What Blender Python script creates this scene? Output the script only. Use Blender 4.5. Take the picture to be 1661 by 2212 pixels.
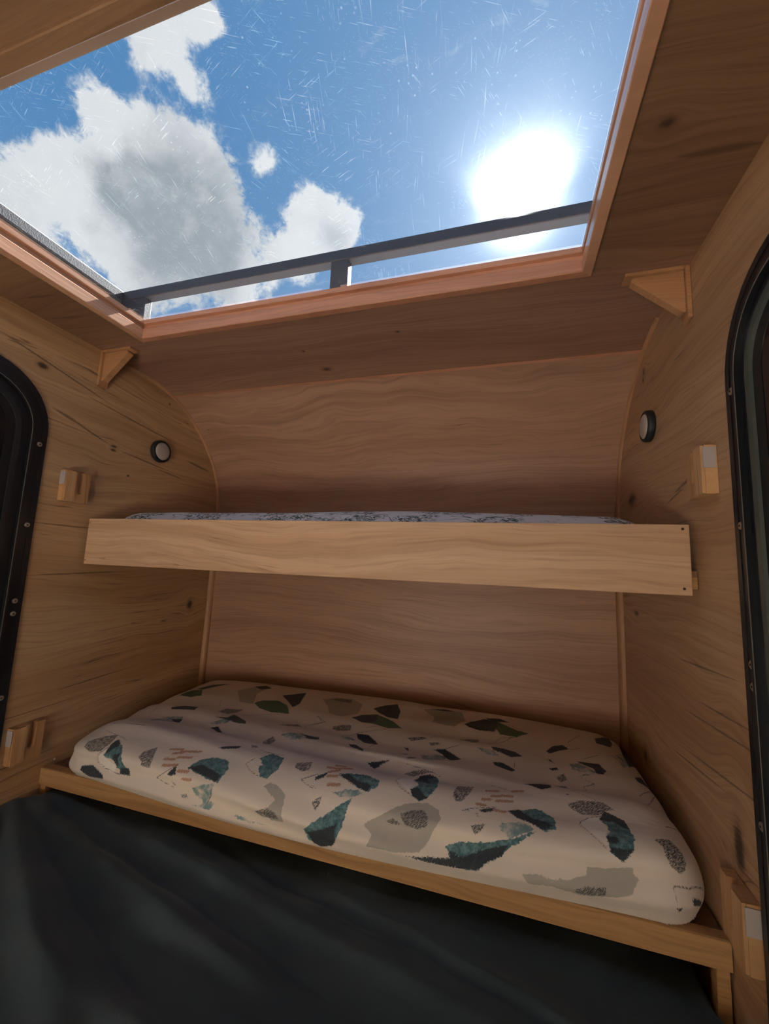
import bpy, bmesh, math, random
import numpy as np
from mathutils import Vector, Matrix

# ------------------------------------------------------------------ clear
for o in list(bpy.data.objects): bpy.data.objects.remove(o, do_unlink=True)
C = bpy.context.scene.collection
R_ = math.radians

# ------------------------------------------------------------------ camera
CAM = Vector((0.4117354, 0.0, 1.15))
FW = Vector((-0.28705444, 0.94932142, 0.12801791))
RT = Vector((0.95790957, 0.28405965, 0.04146523))
UP = Vector((-0.00299911, -0.13453236, 0.99090466))
cd = bpy.data.cameras.new('camera'); cam = bpy.data.objects.new('camera', cd); C.objects.link(cam)
M = Matrix.Identity(4)
for i in range(3):
    M[i][0] = RT[i]; M[i][1] = UP[i]; M[i][2] = -FW[i]; M[i][3] = CAM[i]
cam.matrix_world = M
cd.sensor_fit = 'HORIZONTAL'; cd.sensor_width = 36.0; cd.lens = 880.42 / 1661 * 36
cd.clip_start = 0.02
bpy.context.scene.camera = cam

# ------------------------------------------------------------------ sky, sun, exposure
SUN_DIR = Vector((0.0215,0.7270,0.6863)).normalized()
SUN_STRENGTH = 78.0
vs = bpy.context.scene.view_settings
vs.view_transform = 'Standard'; vs.look = 'None'; vs.gamma = 1.0; vs.use_curve_mapping = False
vs.exposure = 0.0

class NT:
    """tiny helper to write node graphs"""
    def __init__(s, tree): s.t = tree; s.n = tree.nodes; s.l = tree.links
    def new(s, kind, **kw):
        n = s.n.new(kind)
        for k, v in kw.items(): setattr(n, k, v)
        return n
    def put(s, sock, v):
        if isinstance(v, bpy.types.NodeSocket): s.l.new(v, sock)
        elif v is not None: sock.default_value = v
    def math(s, op, a, b=None, c=None, clamp=False):
        n = s.new('ShaderNodeMath', operation=op, use_clamp=clamp)
        s.put(n.inputs[0], a)
        if b is not None: s.put(n.inputs[1], b)
        if c is not None: s.put(n.inputs[2], c)
        return n.outputs[0]
    def vmath(s, op, a, b=None):
        n = s.new('ShaderNodeVectorMath', operation=op)
        s.put(n.inputs[0], a)
        if b is not None: s.put(n.inputs[1], b)
        return n.outputs[1] if op in ('DOT_PRODUCT', 'LENGTH', 'DISTANCE') else n.outputs[0]
    def ramp(s, v, a, b, c=0.0, d=1.0):
        n = s.new('ShaderNodeMapRange', interpolation_type='SMOOTHSTEP')
        s.put(n.inputs[0], v); n.inputs[1].default_value = a; n.inputs[2].default_value = b
        n.inputs[3].default_value = c; n.inputs[4].default_value = d
        return n.outputs[0]
    def mix(s, f, a, b, mode='MIX'):
        n = s.new('ShaderNodeMix', data_type='RGBA', blend_type=mode)
        s.put(n.inputs[0], f); s.put(n.inputs[6], a); s.put(n.inputs[7], b)
        return n.outputs[2]
    def noise(s, vec, scale, detail=4, rough=.55, dist=0.0):
        n = s.new('ShaderNodeTexNoise')
        s.put(n.inputs['Vector'], vec); n.inputs['Scale'].default_value = scale
        n.inputs['Detail'].default_value = detail; n.inputs['Roughness'].default_value = rough
        n.inputs['Distortion'].default_value = dist
        return n.outputs[0]
    def xyz(s, v):
        n = s.new('ShaderNodeSeparateXYZ'); s.put(n.inputs[0], v); return n.outputs
    def comb(s, x, y, z):
        n = s.new('ShaderNodeCombineXYZ'); s.put(n.inputs[0], x); s.put(n.inputs[1], y); s.put(n.inputs[2], z)
        return n.outputs[0]

# cloud puffs: direction and angular radius
PUFFS = [(-0.598,0.447,0.665,0.050),(-0.552,0.487,0.677,0.061),(-0.527,0.527,0.667,0.069),(-0.603,0.495,0.626,0.085),(-0.654,0.442,0.613,0.056),(-0.689,0.400,0.605,0.039),(-0.735,0.389,0.556,0.044),(-0.666,0.485,0.567,0.067),(-0.579,0.548,0.603,0.083),(-0.540,0.606,0.584,0.062),(-0.646,0.549,0.531,0.065),(-0.529,0.656,0.538,0.056),(-0.349,0.657,0.669,0.050),(-0.322,0.678,0.661,0.042),(-0.394,0.671,0.628,0.056),(-0.435,0.652,0.621,0.046),(-0.601,0.414,0.684,0.024),(-0.420,0.547,0.724,0.018),(-0.379,0.593,0.710,0.017),(-0.342,0.616,0.709,0.012),(-0.478,0.394,0.785,0.040),(-0.526,0.368,0.766,0.035),(-0.434,0.399,0.808,0.027),(-0.488,0.427,0.761,0.028),(-0.482,0.453,0.750,0.014),(-0.520,0.397,0.756,0.027),(-0.753,0.406,0.517,0.031),(-0.739,0.441,0.509,0.027),(-0.762,0.378,0.526,0.018)]
CORES = [(-0.555,0.525,0.645,0.085),(-0.60,0.53,0.60,0.085),(-0.540,0.606,0.584,0.05),(-0.63,0.47,0.62,0.05),(-0.335,0.675,0.657,0.035)]
def build_world():
    w = bpy.data.worlds.new('sky'); bpy.context.scene.world = w; w.use_nodes = True
    T = NT(w.node_tree); T.n.clear()
    g = T.new('ShaderNodeTexCoord').outputs['Generated']
    d = T.vmath('NORMALIZE', g)
    z = T.xyz(d)[2]
    # clear air: deeper towards the zenith, paler at the horizon
    blue = T.mix(T.ramp(z, 0.0, 0.75), (.36, .52, .72, 1), (.085, .245, .50, 1))
    # pale aureole of the low haze round the sun
    sd = T.vmath('DOT_PRODUCT', d, tuple(SUN_DIR))
    ang = T.math('ARCCOSINE', T.math('MINIMUM', sd, 1.0))
    halo = T.math('EXPONENT', T.math('MULTIPLY', ang, -1 / R_(11.0)))
    core = T.math('EXPONENT', T.math('MULTIPLY', T.math('POWER', T.math('MULTIPLY', ang, 1 / R_(2.9)), 2.0), -1.0))
    disc = T.ramp(ang, R_(.9), R_(.5))
    # clouds
    nd = T.new('ShaderNodeTexNoise'); T.put(nd.inputs['Vector'], d)
    nd.inputs['Scale'].default_value = 9; nd.inputs['Detail'].default_value = 5
    warp = T.vmath('SCALE', T.vmath('SUBTRACT', nd.outputs[1], (.5, .5, .5))); warp.node.inputs[3].default_value = .10
    dw = T.vmath('NORMALIZE', T.vmath('ADD', d, warp))
    def puffs(L, grow):
        F = None
        for x, y, zz, r in L:
            c = T.vmath('DOT_PRODUCT', dw, (x, y, zz))            # cos(angle): 1 - c is angle^2 / 2
            k = 2.0 / (r * grow * (1.6 if r < .026 else 1.0)) ** 2
            v = T.math('EXPONENT', T.math('MULTIPLY_ADD', c, k, -k))
            if r < .026: v = T.math('MULTIPLY', v, .66 if r > .016 else .60)
            F = v if F is None else T.math('ADD', F, v)
        return F
    F = T.math('MINIMUM', puffs(PUFFS, .98), 1.1)
    # fair-weather clouds go on over the rest of the sky
    rest = T.ramp(T.noise(d, 3.2, 4, .5), .50, .66, 0, 1.25)
    seen = T.ramp(T.vmath('DOT_PRODUCT', d, (-.28, .58, .765)), math.cos(R_(44)), math.cos(R_(33)))
    F = T.math('MAXIMUM', F, T.math('MULTIPLY', rest, T.math('SUBTRACT', 1.0, seen)))
    n1 = T.noise(d, 13, 12, .66, .35)
    n2 = T.noise(d, 42, 10, .7, .4)
    det = T.math('ADD', T.math('MULTIPLY_ADD', n1, 2.6, -1.3), T.math('MULTIPLY_ADD', n2, 1.6, -.8))
    dens = T.math('ADD', T.math('SUBTRACT', F, .46), T.math('MULTIPLY', det, T.math('MULTIPLY_ADD', T.math('MINIMUM', F, .55), 1.2, .10)))
    cover = T.ramp(dens, -.16, .34)
    body = T.math('ADD', puffs(CORES, 1.0), T.math('MULTIPLY', rest, T.math('MULTIPLY', T.math('SUBTRACT', 1.0, seen), .5)))
    body = T.math('ADD', body, T.math('MULTIPLY_ADD', T.noise(dw, 6, 6, .5, .3), 2.4, -1.35))
    grey = T.ramp(body, -.25, 1.15)
    cloud = T.mix(grey, (.74, .77, .80, 1), (.34, .385, .43, 1))
    cloud = T.mix(T.ramp(n1, .42, .75, 0, .35), cloud, (.86, .87, .88, 1))
    wisp = T.math('MULTIPLY', T.ramp(T.noise(T.vmath('MULTIPLY', d, (1, 2.6, 1.4)), 9, 8, .65, .6), .58, .85), .35)
    sky = T.mix(wisp, blue, (.6, .68, .76, 1))
    sky = T.mix(cover, sky, cloud)
    add = T.mix(1.0, sky, T.vmath('SCALE', (.60, .65, .70)), 'ADD')
    add.node.inputs[7].links[0].from_node.inputs[3].default_value = 1.0
    T.put(add.node.inputs[7].links[0].from_node.inputs[3], halo)
    s2 = T.vmath('SCALE', (4.0, 4.0, 3.9)); T.put(s2.node.inputs[3], core)
    s3 = T.vmath('SCALE', (30., 29., 27.)); T.put(s3.node.inputs[3], disc)
    tot = T.vmath('ADD', T.vmath('ADD', add, s2), s3)
    tot = T.mix(T.ramp(z, -.02, .02), (.06, .075, .04, 1), tot)
    bg = T.new('ShaderNodeBackground'); T.put(bg.inputs[0], tot); bg.inputs[1].default_value = 1.0
    out = T.new('ShaderNodeOutputWorld'); T.l.new(bg.outputs[0], out.inputs[0])
    w.cycles.sampling_method = 'MANUAL'; w.cycles.sample_map_resolution = 1024
build_world()
sl = bpy.data.lights.new('sun', 'SUN'); sl.energy = SUN_STRENGTH; sl.angle = R_(.53); sl.color = (1.0, .985, .96)
so = bpy.data.objects.new('sun', sl); C.objects.link(so)
so.rotation_euler = (-SUN_DIR).to_track_quat('-Z', 'Y').to_euler(); so.location = (0, 2, 4)

# ------------------------------------------------------------------ materials
def newmat(name):
    m = bpy.data.materials.new(name); m.use_nodes = True
    T = NT(m.node_tree); T.n.clear()
    out = T.new('ShaderNodeOutputMaterial'); b = T.new('ShaderNodeBsdfPrincipled')
    T.l.new(b.outputs[0], out.inputs[0])
    return m, T, b, out
def plain(name, col, rough=.5, metal=0.0, bump=0, bscale=200, coat=0.0, var=.0):
    m, T, b, out = newmat(name)
    co = T.new('ShaderNodeTexCoord').outputs['Object']
    if var:
        c2 = tuple(min(1, c * (1 + var)) for c in col[:3]) + (1,); c1 = tuple(c * (1 - var) for c in col[:3]) + (1,)
        T.put(b.inputs['Base Color'], T.mix(T.noise(co, 14, 5), c1, c2))
    else: b.inputs['Base Color'].default_value = tuple(col[:3]) + (1,)
    b.inputs['Roughness'].default_value = rough; b.inputs['Metallic'].default_value = metal
    b.inputs['Coat Weight'].default_value = coat; b.inputs['Coat Roughness'].default_value = .15
    if bump:
        bn = T.new('ShaderNodeBump'); bn.inputs['Strength'].default_value = bump; bn.inputs['Distance'].default_value = .001
        T.put(bn.inputs['Height'], T.noise(co, bscale, 3)); T.l.new(bn.outputs[0], b.inputs['Normal'])
    return m

def wood(name, grain, across, light=(.56,.355,.195), mid=(.46,.27,.14), dark=(.10,.052,.028), seed=0.0,
         streak=.5, knots=(), marks=(), strips=7.0, fine=1.0, rough=.42, lines=.5):
    """varnished veneer; grain/across are axis numbers in world space.
    knots: (g, a, rg, ra) dark ovals; marks: (g, a, half length, half width, slope) mineral streaks"""
    m, T, b, out = newmat(name)
    p = T.xyz(T.new('ShaderNodeNewGeometry').outputs['Position'])
    g, a = p[grain], p[across]; k = p[3 - grain - across]
    # slow wander of the grain
    wv = T.noise(T.comb(T.math('MULTIPLY', g, 1.3), T.math('MULTIPLY', a, 3.2), seed), 1.0, 3, .5)
    wv2 = T.noise(T.comb(T.math('MULTIPLY', g, 5.0), T.math('MULTIPLY', a, 14.0), seed + 3), 1.0, 3, .5)
    aw = T.math('ADD', a, T.math('ADD', T.math('MULTIPLY_ADD', wv, .17, -.085), T.math('MULTIPLY_ADD', wv2, .016, -.008)))
    # the grain swerves round the knots
    for kg, ka, rg, ra in knots:
        dg = T.math('DIVIDE', T.math('SUBTRACT', g, kg), rg * 4); da = T.math('DIVIDE', T.math('SUBTRACT', a, ka), ra * 4)
        r2 = T.math('ADD', T.math('MULTIPLY', dg, dg), T.math('MULTIPLY', da, da))
        push = T.math('MULTIPLY', T.math('EXPONENT', T.math('MULTIPLY', r2, -1.0)), T.math('MULTIPLY', da, -ra * 3.0))
        aw = T.math('ADD', aw, push)
    v = lambda sg, sa, s: T.comb(T.math('MULTIPLY', g, sg), T.math('MULTIPLY', aw, sa), T.math('MULTIPLY_ADD', k, 2.0, seed + s))
    tone = T.noise(v(.25, strips, 0), 1.0, 1, .4)
    fib = T.noise(v(4.0, 150.0 * fine, 5), 1.0, 5, .65)
    band = T.noise(v(.9, 30.0, 9), 1.0, 4, .6)
    col = T.mix(T.ramp(tone, .38, .62), mid + (1,), light + (1,))
    col = T.mix(T.math('MULTIPLY', T.ramp(band, .42, .72), .42), col, (mid[0]*.62, mid[1]*.56, mid[2]*.5, 1))
    col = T.mix(T.math('MULTIPLY', T.ramp(fib, .42, .72), .42), col, (mid[0]*.5, mid[1]*.45, mid[2]*.42, 1))
    # thin dark growth lines
    ln = T.noise(v(1.1, 55.0, 17), 1.0, 2, .5)
    lw = T.ramp(T.math('ABSOLUTE', T.math('SUBTRACT', ln, .60)), .012, .0)
    gate = T.ramp(T.noise(v(2.2, 9.0, 23), 1.0, 3, .6), .47, .60)
    col = T.mix(T.math('MULTIPLY', T.math('MULTIPLY', lw, gate), lines), col, dark + (1,))
    st = T.ramp(T.noise(v(2.6, 75.0, 31), 1.0, 3, .6), .71, .79)
    col = T.mix(T.math('MULTIPLY', st, streak), col, dark + (1,))
    ragged = T.math('MULTIPLY_ADD', T.noise(v(22, 260, 41), 1.0, 5, .7), 1.7, -.85)
    for kg, ka, rg, ra in knots:
        dg = T.math('DIVIDE', T.math('SUBTRACT', g, kg), rg); da = T.math('DIVIDE', T.math('SUBTRACT', a, ka), ra)
        r = T.math('ADD', T.math('SQRT', T.math('ADD', T.math('MULTIPLY', dg, dg), T.math('MULTIPLY', da, da))), ragged)
        col = T.mix(T.ramp(r, 2.4, .6, 0, .45), col, (mid[0]*.45, mid[1]*.36, mid[2]*.3, 1))
        col = T.mix(T.ramp(r, 1.3, .4, 0, .9), col, (.05, .028, .02, 1))
    for kg, ka, hl, hw, slope in marks:
        hw *= .8; hl *= 1.15
        dg = T.math('SUBTRACT', g, kg); da = T.math('SUBTRACT', T.math('SUBTRACT', a, ka), T.math('MULTIPLY', dg, slope))
        r = T.math('ADD', T.math('ABSOLUTE', T.math('DIVIDE', da, hw)), T.math('POWER', T.math('ABSOLUTE', T.math('DIVIDE', dg, hl)), 2.0))
        r = T.math('ADD', r, T.math('MULTIPLY', ragged, .8))
        col = T.mix(T.ramp(r, 1.25, .25, 0, .68), col, (dark[0]*.7, dark[1]*.6, dark[2]*.6, 1))
    T.put(b.inputs['Base Color'], col)
    T.put(b.inputs['Roughness'], T.math('MULTIPLY_ADD', fib, .15, rough - .07))
    b.inputs['Specular IOR Level'].default_value = .35
    bn = T.new('ShaderNodeBump'); bn.inputs['Strength'].default_value = .25; bn.inputs['Distance'].default_value = .0006
    T.put(bn.inputs['Height'], fib); T.l.new(bn.outputs[0], b.inputs['Normal'])
    return m

WOOD_LEFT = wood('veneer_left_wall', 1, 2, light=(.58,.375,.20), mid=(.50,.30,.15), seed=2.3, streak=.75, lines=.8,
    knots=[(.706,1.628,.012,.007),(.930,1.477,.010,.004),(.930,1.465,.009,.004),(1.318,.969,.012,.017),(1.12,1.69,.004,.003),(.99,1.398,.004,.003)],
    marks=[(.79,1.517,.045,.007,-.25),(.86,1.495,.05,.004,-.3),(1.29,1.502,.07,.007,-.12),(1.05,1.46,.10,.004,-.1),(1.16,1.44,.07,.003,-.1),
           (.75,1.635,.16,.004,-.22),(1.02,1.575,.22,.003,-.12),(.95,.782,.12,.003,.05),(.82,.742,.12,.002,.02),(.85,1.22,.15,.003,.0),(.80,.625,.10,.0025,.02),(.88,1.09,.16,.003,.03)])
WOOD_RIGHT = wood('veneer_right_wall', 1, 2, light=(.55,.35,.20), mid=(.46,.275,.15), seed=7.7, streak=.6, lines=.8,
    knots=[(1.143,1.67,.006,.008),(1.150,1.652,.006,.006),(1.284,1.36,.03,.016),(.805,.749,.014,.034),(1.246,.702,.014,.018),(1.28,1.047,.016,.006)],
    marks=[(.93,1.335,.06,.006,-.2),(.98,1.318,.05,.004,-.2),(.90,.99,.12,.003,-.05),(.85,.90,.14,.003,-.06),(.83,.93,.10,.003,-.05),(.85,.83,.15,.003,-.1),(.95,.80,.12,.003,-.1)])
WOOD_BACK = wood('veneer_back_wall', 0, 2, light=(.49,.29,.195), mid=(.415,.23,.15), seed=4.1, streak=.15, lines=.45, strips=5)
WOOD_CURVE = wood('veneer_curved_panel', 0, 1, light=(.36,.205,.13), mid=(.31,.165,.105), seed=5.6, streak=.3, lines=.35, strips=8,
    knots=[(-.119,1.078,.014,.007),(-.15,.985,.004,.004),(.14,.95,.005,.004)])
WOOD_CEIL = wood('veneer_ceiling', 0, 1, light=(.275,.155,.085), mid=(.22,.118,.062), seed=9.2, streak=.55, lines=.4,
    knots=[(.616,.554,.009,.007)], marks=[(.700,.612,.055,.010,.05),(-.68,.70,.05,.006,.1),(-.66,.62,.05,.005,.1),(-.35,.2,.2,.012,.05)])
WOOD_BOARD = wood('veneer_front_board', 0, 2, light=(.62,.40,.25), mid=(.56,.345,.205), seed=12.4, streak=.05, lines=.45, strips=14, fine=.8)
WOOD_RAIL = wood('pine_rail', 0, 2, light=(.52,.30,.13), mid=(.44,.24,.10), seed=15.1, streak=.2, lines=.4, strips=20)
WOOD_TRIM = wood('trim_wood', 2, 0, light=(.50,.27,.15), mid=(.44,.23,.125), seed=3.0, streak=0, lines=.2)
WOOD_FRAME_X = wood('skylight_frame_wood', 0, 2, light=(.60,.285,.17), mid=(.54,.245,.145), seed=1.5, streak=.0, lines=.6, strips=20, rough=.34)
WOOD_FRAME_Y = wood('skylight_frame_side_wood', 1, 2, light=(.66,.36,.22), mid=(.58,.31,.19), seed=6.5, streak=.0, lines=.4, strips=20, rough=.22)
WOOD_HOOK = wood('hook_wood', 2, 1, light=(.62,.37,.18), mid=(.54,.29,.13), seed=21.0, streak=.0, lines=.5, strips=30)
WOOD_BRACKET = wood('bracket_wood', 0, 2, light=(.54,.30,.155), mid=(.48,.25,.12), seed=25.0, streak=.1, lines=.4)
BLACK_PLASTIC = plain('black_door_trim', (.010, .011, .013), .33, 0, .25, 900)
BLACK_RUBBER = plain('black_rubber', (.012, .012, .013), .6)
GREY_SEAL = plain('grey_seal', (.50, .52, .56), .6, var=.1)
EDGE = plain('highlight_plastic', (.16, .15, .13), .4)  # lighter plastic tone standing in for the highlight along the door lip
STRIP_GREEN = plain('window_gasket', (.065, .08, .068), .45)
RACK = plain('black_rack_metal', (.040, .045, .058), .55, .0, .2, 300, var=.2)
STEEL = plain('rivet_steel', (.50, .46, .38), .35, .9)
RIVET_HOLE = plain('rivet_hole', (.02, .02, .02), .7)
LENS = plain('frosted_lens', (.45, .40, .35), .4, coat=.3)
PAD = plain('grey_felt_pad', (.42, .37, .35), .9, bump=.4, bscale=600)
REAR = plain('pale_bounce_rear', (.72, .63, .51), .6, var=.06)  # unseen wall's pale colour chosen to bounce sunlight forward
NAIL = plain('nail_hole', (.05, .03, .02), .6)
DARK_GLASS = plain('dark_window_glass', (.008, .009, .012), .08)
ROOF = plain('roof_skin', (.045, .047, .05), .4, var=.05)
FLOOR_M = plain('floor_vinyl', (.20, .16, .12), .6, var=.2)
BOUNCE_LINEN = plain('bounce_linen', (.80, .79, .77), .9, bump=.2)
BEDBASE = plain('bed_mattress_fabric', (.72, .71, .69), .9, bump=.2)

def blanket_mat():
    m, T, b, out = newmat('charcoal_blanket_fabric')
    co = T.new('ShaderNodeNewGeometry').outputs['Position']
    n = T.noise(co, 6, 4)
    T.put(b.inputs['Base Color'], T.mix(n, (.042, .066, .080, 1), (.066, .100, .118, 1)))
    b.inputs['Roughness'].default_value = .95; b.inputs['Sheen Weight'].default_value = .15; b.inputs['Sheen Roughness'].default_value = .4
    wv = T.noise(T.vmath('MULTIPLY', co, (900, 900, 900)), 1, 2)
    bn = T.new('ShaderNodeBump'); bn.inputs['Strength'].default_value = .35; bn.inputs['Distance'].default_value = .0006
    T.put(bn.inputs['Height'], wv); T.l.new(bn.outputs[0], b.inputs['Normal'])
    return m
BLANKET = blanket_mat()

def sheet_mat():
    """printed cotton: the motif's outlines arrive as signed distances (mm) in three attributes"""
    m, T, b, out = newmat('mountain_print_cotton')
    def attr(n):
        a = T.new('ShaderNodeAttribute', attribute_name=n); s = T.new('ShaderNodeSeparateColor')
        T.l.new(a.outputs['Color'], s.inputs[0]); return s.outputs[0], s.outputs[1], s.outputs[2]
    tT, tD, tK = attr('print_a'); tG, tN, tA = attr('print_b'); tW, tO, tL = attr('print_c')
    u = T.new('ShaderNodeAttribute', attribute_name='cloth_uv').outputs['Vector']
    rag = T.math('MULTIPLY_ADD', T.noise(u, 120, 7, .75), 20.0, -10.0)
    rag2 = T.math('MULTIPLY_ADD', T.noise(u, 330, 5, .75), 13.0, -6.5)
    def mask(v, r, k=1.0): return T.ramp(T.math('ADD', v, T.math('MULTIPLY', r, k)), -.5, .8)
    base = T.mix(T.noise(u, 7, 3), (.72, .63, .55, 1), (.80, .71, .63, 1))
    c = base
    blot = T.noise(u, 45, 5, .65); blot2 = T.noise(u, 110, 5, .7)
    c = T.mix(T.math('MULTIPLY', mask(tG, rag, .5), .8), c, T.mix(blot, (.31, .30, .27, 1), (.40, .38, .34, 1)))
    c = T.mix(mask(tW, rag, .3), c, (.86, .81, .76, 1))
    c = T.mix(T.math('MULTIPLY', mask(tA, rag, .9), T.ramp(blot, .30, .62)), c, (.18, .30, .31, 1))
    c = T.mix(mask(tN, rag, .6), c, T.mix(blot2, (.035, .085, .06, 1), (.12, .19, .09, 1)))
    teal = T.mix(T.ramp(blot2, .38, .66), (.055, .135, .16, 1), (.17, .30, .32, 1))
    c = T.mix(T.math('MULTIPLY', mask(tT, rag, .9), T.ramp(T.math('ADD', blot2, T.math('MULTIPLY', tT, .06)), .22, .45)), c, teal)
    ux = T.xyz(u)
    scr = T.noise(T.comb(T.math('MULTIPLY', T.math('ADD', ux[0], ux[1]), 90.0), T.math('MULTIPLY', T.math('SUBTRACT', ux[0], ux[1]), 420.0), 0.0), 1.0, 4, .75)
    c = T.mix(T.math('MULTIPLY', mask(tK, rag2, 1.0), T.ramp(scr, .36, .56)), c, (.075, .075, .08, 1))
    navy = T.mix(blot2, (.018, .024, .035, 1), (.05, .065, .075, 1))
    c = T.mix(T.math('MULTIPLY', mask(tD, rag2, 1.2), T.ramp(scr, .25, .42)), c, navy)
    c = T.mix(T.math('MULTIPLY', mask(tO, rag2, 1.1), .8), c, (.46, .19, .08, 1))
    c = T.mix(T.math('MULTIPLY', mask(tL, rag2, .35), .85), c, (.06, .07, .08, 1))
    T.put(b.inputs['Base Color'], c)
    b.inputs['Roughness'].default_value = .85
    b.inputs['Sheen Weight'].default_value = .08
    bn = T.new('ShaderNodeBump'); bn.inputs['Strength'].default_value = .35; bn.inputs['Distance'].default_value = .004
    cr = T.math('ADD', T.noise(T.vmath('MULTIPLY', u, (1, 5, 1)), 9, 4, .55), T.math('MULTIPLY', T.noise(u, 1200, 1), .03))
    T.put(bn.inputs['Height'], cr); T.l.new(bn.outputs[0], b.inputs['Normal'])
    return m
SHEET = sheet_mat()

def fir_sheet_mat():
    m, T, b, out = newmat('fir_branch_print_cotton')
    u = T.new('ShaderNodeAttribute', attribute_name='cloth_uv').outputs['Vector']
    big = T.ramp(T.noise(T.vmath('MULTIPLY', u, (1, 1.6, 1)), 9, 2, .5), .45, .54)
    leaf = T.ramp(T.noise(T.vmath('MULTIPLY', u, (1, 1.5, 1)), 75, 5, .7, 1.2), .47, .56)
    c = T.mix(T.math('MULTIPLY', big, leaf), (.80, .80, .82, 1), T.mix(T.noise(u, 30, 2), (.03, .06, .05, 1), (.12, .18, .17, 1)))
    tw = T.ramp(T.math('ABSOLUTE', T.math('SUBTRACT', T.noise(T.vmath('MULTIPLY', u, (1, 3, 1)), 8, 2, .5, .8), .5)), .012, .004)
    c = T.mix(T.math('MULTIPLY', tw, .8), c, (.07, .08, .09, 1))
    T.put(b.inputs['Base Color'], c); b.inputs['Roughness'].default_value = .85
    return m
FIR_SHEET = fir_sheet_mat()

def skylight_glass():
    """scratched, dusty acrylic: mostly clear, with a film that scatters the sun forward and a little diffusely"""
    m, T, b, out = newmat('dusty_scratched_acrylic')
    T.n.remove(b)
    p = T.new('ShaderNodeNewGeometry').outputs['Position']
    def scratches(ang, sx, sy, thr, seed, gs=9.0, gt=.5):
        mp = T.new('ShaderNodeMapping'); mp.inputs['Rotation'].default_value = (0, 0, R_(ang)); mp.inputs['Location'].default_value = (seed, seed * .7, 0)
        T.put(mp.inputs[0], p)
        q = T.vmath('MULTIPLY', mp.outputs[0], (sx, sy, 1))
        s = T.ramp(T.noise(q, 1, 2, .6), thr, thr + .05)
        gate = T.ramp(T.noise(mp.outputs[0], gs, 3, .6), gt, gt + .12)
        return T.math('MULTIPLY', s, gate)
    sc = scratches(20, 26, 620, .645, 1.3)
    for a in [(75, 18, 520, .65, 3.1, 7, .5), (118, 34, 700, .65, 5.2, 10, .5), (-25, 30, 800, .65, 8.4, 8, .48), (95, 80, 800, .64, 11.0, 20, .58), (60, 50, 450, .66, 14.0, 16, .6), (84, 9, 420, .66, 19.0, 5, .52)]:
        sc = T.math('MAXIMUM', sc, scratches(*a))
    vr = T.new('ShaderNodeTexVoronoi'); T.put(vr.inputs['Vector'], p); vr.inputs['Scale'].default_value = 90
    spk = T.math('MULTIPLY', T.ramp(vr.outputs['Distance'], .16, .08), T.ramp(T.noise(p, 14, 3), .50, .62))
    vr2 = T.new('ShaderNodeTexVoronoi'); T.put(vr2.inputs['Vector'], p); vr2.inputs['Scale'].default_value = 260
    spk2 = T.math('MULTIPLY', T.ramp(vr2.outputs['Distance'], .20, .10), T.ramp(T.noise(p, 10, 3), .46, .6))
    dust = T.ramp(T.noise(p, 5, 6, .65), .3, .75)
    film = T.math('MULTIPLY_ADD', dust, FILM * .8, FILM * .6)
    marks = T.math('MULTIPLY', T.math('MAXIMUM', sc, T.math('MULTIPLY', T.math('MAXIMUM', spk, T.math('MULTIPLY', spk2, .6)), .7)), SCRATCH)
    rf = T.new('ShaderNodeBsdfRefraction'); rf.inputs['IOR'].default_value = 1.045; rf.inputs['Roughness'].default_value = 1.0
    rf.inputs['Color'].default_value = (.9, .96, 1, 1)
    tl = T.new('ShaderNodeBsdfTranslucent'); T.put(tl.inputs['Color'], T.mix(T.ramp(T.noise(p, 11, 2), .42, .58), (.55, .90, 1, 1), (1, .93, .85, 1)))
    tr = T.new('ShaderNodeBsdfTransparent'); tr.inputs['Color'].default_value = (.97, .985, .99, 1)
    m0 = T.new('ShaderNodeMixShader'); T.put(m0.inputs[0], film)
    T.l.new(tr.outputs[0], m0.inputs[1]); T.l.new(rf.outputs[0], m0.inputs[2])
    mx = T.new('ShaderNodeMixShader'); T.put(mx.inputs[0], marks)
    T.l.new(m0.outputs[0], mx.inputs[1]); T.l.new(tl.outputs[0], mx.inputs[2])
    gl = T.new('ShaderNodeBsdfGlossy'); gl.inputs['Roughness'].default_value = .03
    m2 = T.new('ShaderNodeMixShader'); m2.inputs[0].default_value = .03
    T.l.new(mx.outputs[0], m2.inputs[1]); T.l.new(gl.outputs[0], m2.inputs[2])
    T.l.new(m2.outputs[0], out.inputs[0])
    return m
FILM = .0010; SCRATCH = .021
ACRYLIC = skylight_glass()

# ------------------------------------------------------------------ mesh helpers
def link(name, verts, faces, mat, parent=None, smooth=False):
    me = bpy.data.meshes.new(name); me.from_pydata([tuple(map(float, v)) for v in verts], [], faces); me.update()
    if mat: me.materials.append(mat)
    if smooth: me.polygons.foreach_set('use_smooth', [True] * len(me.polygons))
    o = bpy.data.objects.new(name, me); C.objects.link(o)
    if parent: o.parent = parent
    return o
def bm_obj(name, bm, mat, parent=None, smooth=False):
    bmesh.ops.recalc_face_normals(bm, faces=bm.faces)
    me = bpy.data.meshes.new(name); bm.to_mesh(me); bm.free(); me.materials.append(mat)
    if smooth: me.polygons.foreach_set('use_smooth', [True] * len(me.polygons))
    o = bpy.data.objects.new(name, me); C.objects.link(o)
    if parent: o.parent = parent
    return o
def box(name, lo, hi, mat, parent=None, bev=0.0, seg=2, off=(0, 0, 0)):
    bm = bmesh.new(); bmesh.ops.create_cube(bm, size=1.0)
    for v in bm.verts:
        for i in range(3): v.co[i] = (lo[i] + (v.co[i] + .5) * (hi[i] - lo[i])) - off[i]
    if bev: bmesh.ops.bevel(bm, geom=list(bm.edges), offset=bev, segments=seg, profile=.5, affect='EDGES')
    return bm_obj(name, bm, mat, parent)
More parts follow.
